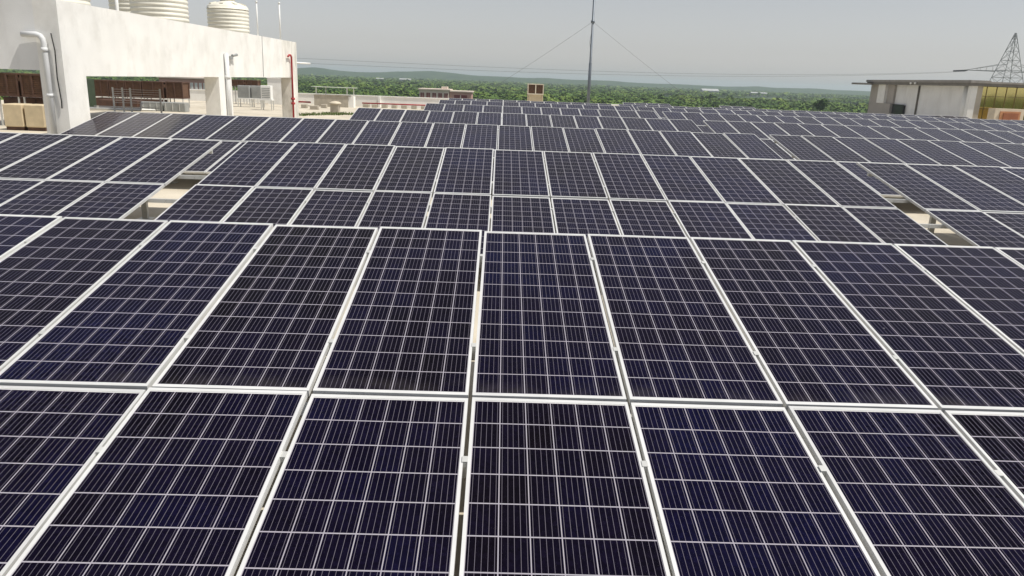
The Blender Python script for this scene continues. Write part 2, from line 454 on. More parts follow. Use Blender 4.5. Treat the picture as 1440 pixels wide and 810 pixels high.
# ------------------------------------------------------------------ white building at left
XB, YB0, YB1, TH = -10.1, 12.8, 33.8, .55
ZL, ZT = .84, 2.52
lb = empty("pump_building", (-14, 23, ROOF), "open-sided white rooftop building at left carrying the water tanks", "building")
def lpart(m, name, mt):
    o = m.build(name, mt, lb, -lb.location); return o
m = MB()
m.box(XB-TH, XB, YB0, 31.2, ZL, ZT)
m.box(XB-TH, XB, YB0, 13.76, ROOF, ZL)
lpart(m, "east_wall", M_plaster)
m = MB(); m.box(XB-TH, XB, 31.2, YB1, ZL, ZT); lpart(m, "east_wall", M_plaster_old)
for y0, y1 in ((22.85,24.17),(32.75,YB1)):
    m = MB(); m.box(XB-TH+.02, XB-.002, y0, y1, ROOF, ZL); lpart(m, "pillar", M_plaster if y0 < 30 else M_plaster_old)
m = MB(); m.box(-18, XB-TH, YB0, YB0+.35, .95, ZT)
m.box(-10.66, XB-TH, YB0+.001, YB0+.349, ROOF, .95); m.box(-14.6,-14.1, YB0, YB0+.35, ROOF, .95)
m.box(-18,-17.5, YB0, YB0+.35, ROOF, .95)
lpart(m, "end_wall", M_plaster_shaded)
m = MB(); m.box(-18, XB-TH, YB1-.35, YB1, .95, 2.1); m.box(-18,-17.65, YB0+.35, YB1-.35, .95, 2.1); lpart(m, "rear_beam", M_plaster_old)
for x, y in ((-17.82,14.2),(-13.85,33.2)):
    m = MB(); m.box(x-.2, x+.2, y-.2, y+.2, ROOF, .95); lpart(m, "pillar", M_plaster_old)
m = MB(); m.box(-13.8, XB-TH, YB0+.35, YB1-.35, 1.1, 1.3).box(-17.65, -13.801, 24.5, YB1-.35, 1.1, 1.3); lpart(m, "roof_slab", M_conc)

# downpipe on the shaded end wall
xp, yp = -10.44, YB0-.09
m = MB(); m.tube([(xp,yp,ROOF),(xp,yp,1.56),(xp-.015,yp,1.65),(xp-.06,yp,1.71),(xp-.14,yp,1.74),(xp-.47,yp-.01,1.74)], .064, 14)
m.tube([(xp,yp,1.36),(xp,yp,1.46)], .071, 14).tube([(xp,yp,.35),(xp,yp,.43)], .071, 14)
o = m.build("downpipe", M_pipe); tag(o, "fat grey downpipe with a bent open top on the shaded end wall", "pipe")
m = MB(); m.tube([(-10.27,YB0-.05,1.78),(-10.23,YB0-.04,1.4),(-10.25,YB0-.04,.8),(-10.22,YB0-.03,.25),(-10.23,YB0-.03,.1)], .014, 6)
tag(m.build("cable", M_dark), "thin dark cable hanging beside the fat grey downpipe", "cable")
m = MB(); m.tube([(XB+.09,23.5,ROOF),(XB+.09,23.5,1.68)], .085, 12).tube([(XB+.09,23.5,.78),(XB+.09,23.5,.9)], .097, 12)
o = m.build("downpipe", M_pipe); tag(o, "slim pale downpipe running up the sunlit middle pillar", "pipe")
m = MB(); m.box(XB+.002, XB+.12, 23.95,24.15, 1.48,1.6).tube([(XB+.1,24.1,1.62),(XB+.16,24.45,1.66)], .05, 8)
tag(m.build("floodlight", M_greymetal), "small grey floodlight bracket on the white beam beside the slim downpipe", "light")
m = MB(); m.tube([(XB+.08,31.75,.3),(XB+.08,31.75,1.66),(XB+.1,31.82,1.8),(XB+.12,31.98,1.87),(XB+.12,32.2,1.87),(XB+.1,32.42,1.8),(XB+.08,32.5,1.65),(XB+.08,32.5,ROOF)][2:], .045, 10)
m.tube([(XB+.08,32.5,-.2),(XB+.08,32.5,-.1)], .1, 10).tube([(XB+.08,32.5,-.42),(XB+.08,32.5,-.32)], .1, 10)
tag(m.build("fire_pipe", M_red), "red fire pipe with hooked top on the far corner pillar of the white building", "pipe")
m = MB(); m.tube([(XB-.1,33.7,1.55),(XB+.3,35.2,1.55)], .045, 8)
tag(m.build("pipe_stub", M_white), "short white pipe stub sticking out past the far corner of the white building", "pipe")
m = MB(); m.tube([(-10.25,28.2,ZT),(-10.25,28.2,3.84)], .03, 8).tube([(-10.25,28.2,3.84),(-10.25,28.2,3.92)], .045, 8)
o = m.build("lightning_rod", M_white); tag(o, "white lightning rod on the beam, the one nearer the round tank", "rod")
m2 = MB(); m2.tube([(XB+.015,28.2,ZT+.01),(XB+.015,28.18,1.5),(XB+.015,28.15,.86)], .009, 5); m2.build("down_wire", M_wire, o)
m = MB(); m.tube([(-10.25,31.6,ZT),(-10.25,31.6,4.1)], .035, 8).tube([(-10.25,31.6,4.1),(-10.25,31.6,4.18)], .05, 8)
tag(m.build("lightning_rod", M_white), "white lightning rod closest to the far corner of the white building", "rod")

# water tanks on the slab
def tank(x, y, r, h, label):
    t = empty("water_tank", (x, y, 1.3), label, "water tank", "ribbed water tanks on the white building")
    z = .25; prof = [(r*.97, 0.0), (r, .06)]
    while z < h-.45:
        prof += [(r, z), (r*.975, z+.028), (r*.975, z+.065), (r, z+.095)]
        z += .155
    prof += [(r, h-.4), (r*.985, h-.3), (r*.93, h-.22), (r*.35, h-.05), (r*.33, h)]
    MB().lathe(prof, n=56).build("tank_body", M_tank, t)
    MB().lathe([(r*.36, h+.002), (r*.37, h+.06), (r*.33, h+.1)], n=24).build("lid", M_tank, t)
    MB().lathe([(r+.004, .62), (r+.012, .64), (r+.012, .68), (r+.004, .70)], n=56).build("band", M_blue, t)
    m = MB()
    for k_ in range(8):
        a = 2*PI*k_/8
        m.bar((r*.6*math.cos(a), r*.6*math.sin(a), h-.13), (r*.9*math.cos(a), r*.9*math.sin(a), h-.2), .14, .08)
    m.build("lifting_lug", M_tank, t)
    return t
tank(-12.0, 29.8, .87, 2.72, "cream ribbed water tank standing alone nearest the lightning rods")
tank(-12.3, 23.5, .97, 3.0, "widest cream ribbed water tank, cut off by the picture's top edge")
tank(-14.5, 26.2, .83, 3.0, "ribbed water tank half hidden behind the widest tank and a white standpipe")
tank(-12.6, 17.3, .9, 2.6, "ribbed water tank nearest the building's front corner, only its foot showing")
m = MB(); m.tube([(-13.2,22.2,1.3),(-13.2,22.2,4.4)], .06, 10); tag(m.build("standpipe", M_white), "white standpipe rising between two water tanks", "pipe")

# ------------------------------------------------------------------ things inside and beyond the open building
def cooler(x, y, z, w, d, h, label, group, leg_to=ROOF, panels=2, frame=M_brown, pad=M_brown2, stand=None):
    t = empty("air_cooler", (x, y, leg_to), label, "air cooler", group)
    z0 = z - leg_to
    m = MB(); e_ = .06
    m.box(-w/2, w/2, -d/2, d/2, z0+h-.06, z0+h).box(-w/2, w/2, -d/2, d/2, z0, z0+.08)
    for sx in (-1, 1):
        for sy in (-1, 1):
            m.box(sx*w/2-(e_ if sx > 0 else 0), sx*w/2+(e_ if sx < 0 else 0), sy*d/2-(e_ if sy > 0 else 0), sy*d/2+(e_ if sy < 0 else 0), z0+.08, z0+h-.06)
    for k_ in range(1, panels):
        xx = -w/2 + w*k_/panels
        m.box(xx-.035, xx+.035, -d/2+.001, -d/2+.05, z0+.08, z0+h-.06)
    m.build("casing", frame, t)
    m = MB(); m.box(-w/2+.05, w/2-.05, -d/2+.05, d/2-.05, z0+.081, z0+h-.061)
    n_ = int((h-.16)/.07)
    for k_ in range(n_):
        zz = z0+.1+k_*.07
        m.bar((-w/2+.06, -d/2+.04, zz), (w/2-.06, -d/2+.04, zz), .03, .03)
    m.build("louvre", pad, t)
    if stand:
        m = MB(); m.box(-w/2+.12, w/2-.12, -d/2+.1, d/2-.1, z0-.55, z0-.002); m.build("plenum", stand, t)
    for sx in (-1, 1):
        for sy in (-1, 1):
            m = MB(); m.bar((sx*(w/2-.05), sy*(d/2-.05), 0), (sx*(w/2-.05), sy*(d/2-.05), z0), .05); m.build("leg", M_steel if not stand else M_beige, t)
    return t
GC = "brown air coolers behind the white building"
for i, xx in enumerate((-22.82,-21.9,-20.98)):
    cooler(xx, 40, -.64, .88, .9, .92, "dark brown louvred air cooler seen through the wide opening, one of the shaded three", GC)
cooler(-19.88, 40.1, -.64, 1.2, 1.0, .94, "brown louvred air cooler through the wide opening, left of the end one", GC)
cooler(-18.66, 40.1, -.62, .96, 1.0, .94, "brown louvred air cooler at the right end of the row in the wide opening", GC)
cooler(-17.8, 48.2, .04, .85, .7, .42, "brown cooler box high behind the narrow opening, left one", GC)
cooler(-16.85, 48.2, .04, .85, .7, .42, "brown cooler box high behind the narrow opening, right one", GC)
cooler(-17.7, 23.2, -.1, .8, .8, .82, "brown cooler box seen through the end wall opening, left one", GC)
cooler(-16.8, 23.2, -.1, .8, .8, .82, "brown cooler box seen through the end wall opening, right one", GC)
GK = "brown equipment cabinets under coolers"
for a, c, yy, zt, lab in ((-23.3,-21.6,40,-.72,"dark brown box added to darken the floor under the shaded coolers, left one"),(-21.5,-19.4,40,-.72,"dark brown box added to darken the floor under the shaded coolers, right one"),(-18.3,-15.9,23.9,-.15,"dark brown equipment cabinet behind the two beige boxes"),(-21.1,-19.05,36.2,-.66,"dark low box added for the floor shadow left of the grey duct boxes")):
    m = MB(); m.box(a, c, yy-.45, yy+.4, ROOF, zt, bevel=.02); o = m.build("dark_filler_cabinet", M_brown); tag(o, lab, "cabinet", GK)  # those below coolers and beside ducts are added as floor shade
    m = MB(); m.box((a+c)/2-.01, (a+c)/2+.01, yy-.47, yy-.452, ROOF+.05, zt-.06); m.build("door_seam", M_dark, o)
for a, c, lab in ((-18.9,-17.8,"low grey metal duct box below the brown coolers, left one"),(-17.72,-16.6,"low grey metal duct box below the brown coolers, right one")):
    m = MB(); m.box(a, c, 35.8, 36.4, ROOF, -.68, bevel=.02); o = m.build("duct_box", M_greymetal); tag(o, lab, "duct", "grey duct boxes under the coolers")
    m = MB()
    for k_ in range(3): m.box(a+.1+k_*.36, a+.13+k_*.36, 35.77, 35.798, ROOF+.05, -.72)
    m.build("flange", M_steel, o)
m = MB(); m.tube([(-21.8,34.0,ROOF+.12),(-18.2,34.2,ROOF+.12),(-18.1,34.2,ROOF+.5)], .07, 8).tube([(-21.8,34.25,ROOF+.12),(-17.6,34.5,ROOF+.12)], .05, 8)
tag(m.build("floor_pipe", M_steel), "pair of grey pipes lying on the floor before the low duct boxes", "pipe")
t = empty("dark_filler_box", (-21.9, 36.2, ROOF), "tall dark green box added to fill the dark strip at the left edge of the wide opening", "rack")  # added box, stands in for the dark greenery to darken the opening
M_dgreen = mat("dark_green_paint", (.035,.055,.03), .6, vary=.2)
m = MB(); m.box(-.45,.3,-.35,.35,.06,1.52,bevel=.02); m.build("casing", M_dgreen, t)
m = MB()
for k_ in range(4): m.box(-.4,.25,-.37,-.352,.2+k_*.32,.4+k_*.32)
m.build("vent", M_dark, t)
m = MB(); m.box(-.45,.3,-.35,.35,0,.058); m.build("plinth", M_conc, t)
# white pipe rack
rk = empty("pipe_rack", (-16.85, 31, ROOF), "white pipe rack with thin horizontal rails seen through the wide opening", "rack")
for x_ in (-1.1,-.66,-.3,1.07):
    m = MB(); m.box(x_-.03, x_+.03, -.03, .03, 0, 1.28); m.build("upright", M_white, rk)
m = MB()
for k_ in range(7): m.bar((-1.1,-.045,.6+k_*.1), (1.07,-.045,.6+k_*.1), .015)
m.build("rail", M_white, rk)
m = MB(); m.bar((-2.0,-.07,.4), (1.1,-.07,.4), .04); m.build("shelf_rail", M_white, rk)
# beige boxes through the end-wall opening
for x_, lab in ((-16.5,"beige storage box through the end wall opening, left one"),(-15.78,"beige storage box through the end wall opening, right one")):
    m = MB(); m.box(x_-.33, x_+.33, 21.0, 21.7, ROOF+.12, -.27, bevel=.03); o = m.build("storage_box", M_beige); tag(o, lab, "box", "beige boxes inside the building")
    m = MB(); m.box(x_-.3, x_+.3, 21.05, 21.65, ROOF, ROOF+.118); m.build("plinth", M_brown, o)
# condensers through the narrow opening
def condenser(x, y, w, d, z0, z1, label, mt):
    t = empty("condenser_unit", (x, y, ROOF), label, "condenser", "condensers behind the white building")
    m = MB(); m.box(-w/2, w/2, -d/2, d/2, z0-ROOF, z1-ROOF, bevel=.02); m.build("casing", mt, t)
    m = MB()
    for k_ in range(6): m.box(-w/2+.06, w/2-.06, -d/2-.012, -d/2-.002, z0-ROOF+.08+k_*(z1-z0-.16)/6, z0-ROOF+.08+(k_+.5)*(z1-z0-.16)/6)
    m.build("grille", M_greymetal, t)
    m = MB(); m.box(-w/2-.05, w/2+.05, -d/2-.04, d/2+.04, z0-ROOF-.06, z0-ROOF-.002); m.build("tray", M_white, t)
    for sx in (-1, 1):
        for sy in (-1, 1):
            m = MB(); m.bar((sx*w/2, sy*d/2, 0), (sx*w/2, sy*d/2, z0-ROOF-.06), .045); m.build("leg", M_steel, t)
condenser(-16.08, 44, .74, .45, -.58, .17, "grey condenser on legs seen through the narrow opening, left one", M_greymetal)
condenser(-15.3, 44.1, .66, .45, -.58, .18, "grey condenser on legs seen through the narrow opening, middle one", M_greymetal)
condenser(-13.8, 41, .6, .42, -.52, .27, "white condenser on tall legs near the right side of the narrow opening", M_white)
m = MB(); m.box(-16.2,-14.9, 49.3, 49.9, ROOF, .62).box(-16.25,-14.85,49.25,49.95,.62,.66); tag(m.build("wall_block", M_plaster), "white wall block standing behind the white condenser", "wall")

# terrace: hatch block with canopy, hut, pedestals, red pipe
t = empty("hatch_block", (-11.5, 49, ROOF), "low rendered block with a shaded grey front, standing against the parapet under a canopy", "block")
m = MB(); m.box(-1.33, 1.0, -.4, .5, 0, .76); m.box(-1.37,1.04,-.44,.54,.76,.80); m.build("body", M_conc, t)
m = MB(); m.box(1.002, 1.36, -.3, .45, 0, .74); m.build("side_wall", M_parapet, t)
t = empty("canopy", (-11.5, 49, -.35), "thin flat canopy on slender white posts above the rendered block", "canopy")
for x_, y_ in ((-1.17,-.4),(-.7,.45),(.95,-.4),(1.25,.45)):
    m = MB(); m.bar((x_, y_, -.04 if y_ < 0 else -.06), (x_, y_, .5), .05); m.build("post", M_white, t)
m = MB(); m.box(-1.5, 1.5, -.52, .6, .5, .535); m.build("roof_sheet", mat("pale_sheet", (.5,.55,.44), .5), t)
t = empty("roof_hut", (-9.72, 40.7, ROOF), "small square vent hut with a pale domed cap on the terrace", "hut")
m = MB(); m.box(-.24, .24, -.26, .26, 0, .5); m.box(-.28,.28,-.3,.3,0,.05); m.build("body", M_conc, t)
m = MB(); m.lathe([(.34,.5),(.38,.53),(.33,.6),(.18,.66),(.05,.68)], n=16); m.build("cap", mat("cap_mortar", (.55,.49,.38), .9, vary=.15, bump=.4), t)
GP = "concrete pedestals under the red pipe"
peds = [(-12.75,45.6,.3,"concrete pedestal on the terrace by the white building's corner"),(-11.75,44.1,.42,"longest concrete pedestal, lying in front of the block"),(-11.7,46.6,.3,"concrete pedestal close to the shaded front of the block"),
        (-9.5,50.1,.36,"pedestal below the red pipe, first after the block"),(-8.9,50.1,.3,"pedestal below the red pipe, second after the block"),(-8.2,50.1,.32,"pedestal below the red pipe by the parapet's dark rib"),
        (-7.5,50.1,.3,"pedestal below the red pipe, first beyond the rib"),(-6.8,50.1,.32,"pedestal below the red pipe, second beyond the rib"),(-6.1,50.1,.3,"pedestal below the red pipe, third beyond the rib"),(-5.4,50.1,.3,"pedestal below the red pipe, last one before the solar tables hide it")]
for x_, y_, w_, lab in peds:
    m = MB(); m.box(-w_*.62, w_*.62, -.18, .18, 0, .24, bevel=.025); o = m.build("pedestal", M_conc, None, (x_, y_, ROOF)); tag(o, lab, "pedestal", GP)
m = MB(); m.tube([(-9.8,50.15,ROOF+.285),(-3,50.15,ROOF+.285)], .045, 8); tag(m.build("fire_pipe", M_red), "long red pipe lying on pedestals along the parapet foot", "pipe")
m = MB(); m.tube([(-14.6,49.3,ROOF+.25),(-13.25,49.2,ROOF+.25),(-13.2,49.0,ROOF+.25)], .055, 8); tag(m.build("fire_pipe", M_red), "short red pipe between the white building's corner and the block", "pipe")
# weeds on the terrace floor
wm = bmesh.new()
for cx_, cy_, r_, n_ in ((-9.4,38.6,.5,200),(-8.6,39.3,.35,110),(-10.2,37.6,.45,110),(-8.0,40.6,.4,90),(-10.6,36.4,.3,60)):
    for k_ in range(n_):
        a = random.uniform(0,2*PI); rr = r_*math.sqrt(random.random())
        p = Vector((cx_+rr*math.cos(a)*1.3, cy_+rr*math.sin(a)*1.6, ROOF)); hh = random.uniform(.04,.15)
        d_ = Vector((random.uniform(-1,1), random.uniform(-1,1), 0)).normalized()*.03
        tip = p + Vector((random.uniform(-.08,.08), random.uniform(-.08,.08), hh))
        wm.faces.new([wm.verts.new(p-d_), wm.verts.new(p+d_), wm.verts.new(tip+d_*.4), wm.verts.new(tip-d_*.4)])
me = bpy.data.meshes.new("weeds"); wm.to_mesh(me); wm.free(); me.materials.append(mat("weed_leaf", (.09,.13,.03), .8, vary=.3))
o = bpy.data.objects.new("weeds", me); COL.objects.link(o); tag(o, "patches of green weeds on the terrace floor near the hut", "weeds", kind="stuff")

# cooler on the far parapet and the mast
cooler(2.49, 50.0, .15, 1.13, .8, .74, "pale framed box cooler with brown pads standing at the far parapet", None, frame=mat("cream_frame", (.62,.55,.43), .6), stand=M_beige)
mt = empty("radio_mast", (6.31, 50.3, ROOF), "tall slim blue-grey mast rising out of the picture behind the solar rows", "mast")
m = MB(); m.tube([(0,0,0),(0,0,3.6),(0,0,3.62),(0,0,11)], [.115,.105,.085,.08], 12); m.build("pole", M_mast, mt)
m = MB(); m.tube([(0,0,6.28),(0,0,6.44)], .135, 10); m.build("guy_collar", M_mast, mt)
m = MB(); m.tube([(.02,-.13,.3),(.1,-.14,2.2),(.02,-.13,3.8),(-.15,-.14,5.0),(.0,-.13,6.3)], .011, 5); m.build("cable", M_wire, mt)
for dx_, dy_ in ((-9.45,.3),(9.57,.3)):
    m = MB()
    pts = []
    for k_ in range(13):
        q = k_/12; pts.append((dx_*q, dy_*q, 6.36*(1-q) - .12*math.sin(PI*q)))
    m.tube(pts, .008, 5); m.build("guy_wire", M_wire, mt)

# ------------------------------------------------------------------ grey stair building at right
rb = empty("stair_building", (34, 50, ROOF), "grey rooftop stair building with a flat dark roof slab and gold mirror windows", "building")
def rpart(m, name, mtl): return m.build(name, mtl, rb, -rb.location)
XW, YS, YN, ZR = 29.5, 43.0, 56.6, 1.76
m = MB(); m.box(XW+.35, 42, YS+1.0, YN, ROOF, ZR); rpart(m, "wall", M_rwall)
m = MB(); m.box(XW, XW+.349, 55.3, YN, ROOF, ZR).box(XW+.001, XW+.348, 53.15, 55.299, ROOF, .38); rpart(m, "pier", M_plaster_taupe)
m = MB(); m.box(XW-.05, XW+.3, 54.15, 55.29, .382, ZR); rpart(m, "panel_fin", mat("pale_fin", (.80,.79,.75), .8, vary=.05))
m = MB(); m.box(XW+.18, XW+.345, 53.2, 54.14, .382, ZR); rpart(m, "recess_strip", M_plaster_taupe)
m = MB(); m.box(XW+.2, XW+.348, 51.5, 53.14, -.5, .3); w_ = rpart(m, "window", M_glassdark)
m = MB(); m.box(XW+.16, XW+.199, 51.4, 53.14, .3, .35).box(XW+.16, XW+.199, 51.4, 51.48, -.5, .3); m.build("frame", M_dark, w_)
m = MB(); m.tube([(XW+.28,49.9,ROOF),(XW+.28,49.9,ZR-.03)], .06, 8); rpart(m, "drainpipe", M_fascia)
m = MB(); m.lathe([(.33,ROOF),(.33,ZR)], XW+.45, 44.1, n=24); rpart(m, "round_column", M_white)
m = MB(); m.box(XW-.1, XW+.28, YS, YS+.35, ROOF, ZR); rpart(m, "corner_pier", M_white)
m = MB(); m.box(XW+.29, XW+.66, YS+.05, YS+.4, ROOF, ZR); rpart(m, "corner_pier", mat("beige_pier", (.46,.42,.35), .85, vary=.06))
m = MB(); m.box(XW+.67, 42, YS+.2, YS+.26, ROOF, ZR-.02); gw = rpart(m, "gold_window", M_gold)
m = MB()
for k_ in range(18):
    xx = 30.5 + k_*.63
    m.box(xx-.015, xx+.015, YS+.165, YS+.198, ROOF, ZR-.02)
for zz in (-.4, .4, 1.16): m.box(XW+.68, 42, YS+.17, YS+.197, zz-.015, zz+.015)
m.build("mullion", mat("bronze", (.22,.17,.07), .4, .4), gw)
m = MB(); m.box(XW-.3, 42.2, YS-.2, YN+.2, ZR+.002, ZR+.17); rpart(m, "roof_slab", M_fascia)
m = MB(); m.box(XW-.36, XW+.9, YS-.26, YN+.26, ZR+.17, ZR+.34); m.box(XW+.9, 42.2, YS-.26, YN+.26, ZR+.17, ZR+.28); rpart(m, "roof_edge", mat("slab_edge", (.27,.255,.235), .85, vary=.12))
m = MB(); m.box(27.95, XW-.31, YN-.9, YN+.15, 1.72, 1.85); rpart(m, "entrance_canopy", M_fascia)
for y_ in (49.3, 49.9):
    m = MB(); m.tube([(XW-.32,y_,ZR+.15),(XW-.42,y_,ZR+.1)], .07, 10); rpart(m, "flood_lamp", M_white)
t = empty("box_planter", (31.0, 41.7, ROOF), "beige box with a terracotta grille in front of the gold windows", "planter")
m = MB(); m.box(-.85,.95,-.3,.4,0,1.62); m.build("body", mat("beige_box", (.60,.52,.40), .8), t)
m = MB(); m.box(-.55,.7,-.36,-.302,.7,1.46); m.build("surround", mat("orange_clay", (.45,.21,.1), .75), t)
m = MB(); m.box(-.36,.56,-.40,-.362,.78,1.36); m.build("grille", M_terra, t)

# ------------------------------------------------------------------ pylon and power lines
py = empty("power_pylon", (171, 260, GND), "lattice steel power pylon standing behind the stair building", "pylon")
HT = 36.0
def hw(z): return .215*(HT - z) + .15
m = MB()
for sx in (-1,1):
    for sy in (-1,1):
        pts = [(sx*hw(z), sy*hw(z), z) for z in np.linspace(0, HT, 9)]
        for a, c in zip(pts, pts[1:]): m.bar(a, c, .15)
m.build("leg_frame", M_lattice, py)
m = MB(); zs = [0,6.5,12.4,17.6,21.6,24.0,27.2,30.2,33.2,35.4]
for a, c in zip(zs, zs[1:]):
    ra, rc = hw(a), hw(c)
    cs = [(-1,-1),(1,-1),(1,1),(-1,1)]
    for i in range(4):
        p0, p1 = cs[i], cs[(i+1)%4]
        m.bar((p0[0]*ra,p0[1]*ra,a),(p1[0]*rc,p1[1]*rc,c),.07); m.bar((p1[0]*ra,p1[1]*ra,a),(p0[0]*rc,p0[1]*rc,c),.07)
        m.bar((p0[0]*rc,p0[1]*rc,c),(p1[0]*rc,p1[1]*rc,c),.08)
m.build("bracing", M_lattice, py)
zc = 23.6
for sx in (-1,1):
    m = MB()
    for sy in (-1,1):
        m.bar((sx*hw(zc), sy*hw(zc), zc), (sx*14, 0, zc), .2)
        m.bar((sx*hw(zc+2.3), sy*hw(zc+2.3), zc+2.3), (sx*14, 0, zc+.15), .12)
        for q in (.33,.66):
            xx = hw(zc)+(14-hw(zc))*q
            m.bar((sx*xx, sy*hw(zc)*(1-q), zc), (sx*xx, sy*hw(zc+2.3)*(1-q), zc+2.3*(1-q)), .09)
    ca = m.build("crossarm", M_lattice, py)
    m = MB(); m.tube([(sx*14,0,zc-.05),(sx*14-4.6,.2,zc-.45)], .22, 8); m.build("insulator", M_dark, ca)
# wires hang from the crossarm tip and sag away to the left
def wire(pts, r, label):
    xs_, zs_ = [p[0] for p in pts], [p[1] for p in pts]
    co = np.polyfit(xs_, zs_, 3)
    m = MB(); m.tube([(x, 260, float(np.polyval(co, x))) for x in np.linspace(xs_[0], xs_[-1], 40)], r, 5)
    tag(m.build("power_line", M_wire), label, "power line", "overhead wires from the pylon")
wire([(-140,5.75),(-96,5.5),(-68,5.35),(-34.7,5.1),(3.3,4.95),(39,4.97),(75,5.25),(101.7,5.95),(113.7,6.65),(137.7,8.1),(156.5,9.2)], .037, "upper overhead wire sagging away left from the pylon arm")
wire([(-140,4.3),(-96,4.1),(-68.3,4.0),(3.3,3.55),(39,3.95),(75.3,4.65),(101.8,5.6),(130.6,7.4),(156.5,9.0)], .037, "lower overhead wire sagging away left from the pylon arm")

# ------------------------------------------------------------------ far buildings
def block_building(x, y, w, d, ztop, label, wallm, winm, nx, floors, extra=None, name="apartment_building"):
    t = empty(name, (x, y, GND), label, "building")
    h = ztop-GND
    m = MB(); m.box(-w/2, w/2, -d/2, d/2, 0, h); m.build("wall", wallm, t)
    m = MB(); m.box(-w/2-.3, w/2+.3, -d/2-.3, d/2+.3, h, h+.25); m.build("roof", M_cream, t)
    fh = 3.2
    for f_ in range(floors):
        z1 = h-.7-f_*fh
        for i in range(nx):
            xx = -w/2 + w*(i+.5)/nx
            m = MB(); m.box(xx-w/nx*.3, xx+w/nx*.3, -d/2-.06, -d/2-.003, z1-1.7, z1); o = m.build("window", winm, t)
            m = MB(); m.box(xx-w/nx*.02, xx+w/nx*.02, -d/2-.1, -d/2-.062, z1-1.7, z1); m.build("frame", M_cream, o)
    return t
t = block_building(-16.3, 190, 7.2, 9, -2.0, "pink block with maroon window bands beyond the parapet", M_cream, M_maroon, 5, 2)
m = MB(); m.box(1.5,3.0,-1.5,1.5,12.25,12.8); m.build("stair_head", M_cream, t)
t = block_building(-9.9, 190.5, 5.3, 9, -2.3, "plain pale pink block joined to the right of the maroon-windowed one", M_pink, M_maroon, 1, 1)
t = block_building(-60.5, 150, 9, 10, -.9, "salmon block with white-framed windows glimpsed through the wide opening", M_pink, M_white, 11, 2)
def shed(x, y, w, d, h, label, zb=GND):
    t = empty("distant_shed", (x, y, zb), label, "shed", "white sheds scattered in the far forest")
    m = MB(); m.box(-w/2, w/2, -d/2, d/2, 0, h); m.build("wall", M_shed, t)
    m = MB(); bm = m.bm
    a = [bm.verts.new(p) for p in ((-w/2-1,-d/2-1,h),(w/2+1,-d/2-1,h),(w/2+1,d/2+1,h),(-w/2-1,d/2+1,h),(-w/2-1,0,h+d*.15),(w/2+1,0,h+d*.15))]
    for q in ((0,1,5,4),(2,3,4,5),(0,4,3),(1,2,5),(3,2,1,0)): bm.faces.new([a[i] for i in q])
    m.build("roof", M_shed, t)
shed(398, 1500, 30, 24, 7.6, "largest distant white shed, in the forest right of the mast")
shed(484, 1500, 12, 12, 6.4, "small distant white shed right of the largest one, its left neighbour in a pair")
shed(505, 1510, 12, 12, 6.2, "small distant white shed right of the largest one, the farther right of a pair")
shed(-232, 1500, 12, 10, 7.4, "faint white shed on the left hillside forest, left of the bright one")
shed(-184, 1500, 20, 12, 7.8, "brightest white shed in the left hillside forest")

# ------------------------------------------------------------------ forest
def leaf_mat(name):
    m = bpy.data.materials.new(name); nd, lk = nt(m); b = nd["Principled BSDF"]
    at = N(nd, "ShaderNodeAttribute"); at.attribute_name = "tint"
    r = N(nd, "ShaderNodeValToRGB"); lk.new(at.outputs["Fac"], r.inputs["Fac"])
    e = r.color_ramp.elements
    e[0].position = 0; e[0].color = (.034,.074,.014,1); e[1].position = 1; e[1].color = (.16,.22,.038,1)
    x = e.new(.5); x.color = (.085,.15,.024,1)
    lk.new(r.outputs[0], b.inputs["Base Color"]); b.inputs["Roughness"].default_value = .75; b.inputs["Specular IOR Level"].default_value = .25
    return m
M_leaf = leaf_mat("leaves")
M_bark = mat("bark", (.12,.09,.06), .9, vary=.25)

def crowns(cx, cy, cz, rad, hgt, nleaf, size, tint, lift=.45):
    """leaf quads for many crowns at once: arrays of centres, radii; returns verts (n*4,3), tints (n)"""
    n = len(cx); T = n*nleaf
    # each crown is several lobes
    nl = 7
    lob = rng.normal(size=(n, nl, 3)); lob /= np.linalg.norm(lob, axis=2, keepdims=True)
    lob[:,:,2] = np.abs(lob[:,:,2])*.75
    lob *= rng.uniform(.35,.75,(n,nl,1))
    lr = rng.uniform(.3,.55,(n,nl))
    which = rng.integers(0, nl, (n, nleaf))
    d = rng.normal(size=(n, nleaf, 3)); d /= np.linalg.norm(d, axis=2, keepdims=True)
    d[:,:,2] = np.where(d[:,:,2] < -.35, -d[:,:,2], d[:,:,2])
    rr = rng.uniform(.72,1.05,(n,nleaf,1))
    ii = np.arange(n)[:,None]
    p = lob[ii,which] + d*rr*lr[ii,which][:,:,None]
    sc = np.stack([rad,rad,hgt],1)[:,None,:]
    p = p*sc + np.stack([cx,cy,cz],1)[:,None,:]
    nn = d + rng.normal(0,.5,d.shape) + np.array([0,0,lift]); nn /= np.linalg.norm(nn, axis=2, keepdims=True)
    a = np.cross(nn, rng.normal(size=nn.shape)); a /= np.linalg.norm(a, axis=2, keepdims=True)
    c = np.cross(nn, a)
    s = (size*rng.uniform(.6,1.3,(n,nleaf)))[:,:,None] if np.isscalar(size) else (size[:,None]*rng.uniform(.6,1.3,(n,nleaf)))[:,:,None]
    a = a*s; c = c*s*.7
    v = np.stack([p-a, p-c*.9, p+a, p+c*.9], 2).reshape(-1,3)
    tt = np.clip(tint[:,None] + rng.normal(0,.12,(n,nleaf)), 0, 1).reshape(-1)
    return v, tt
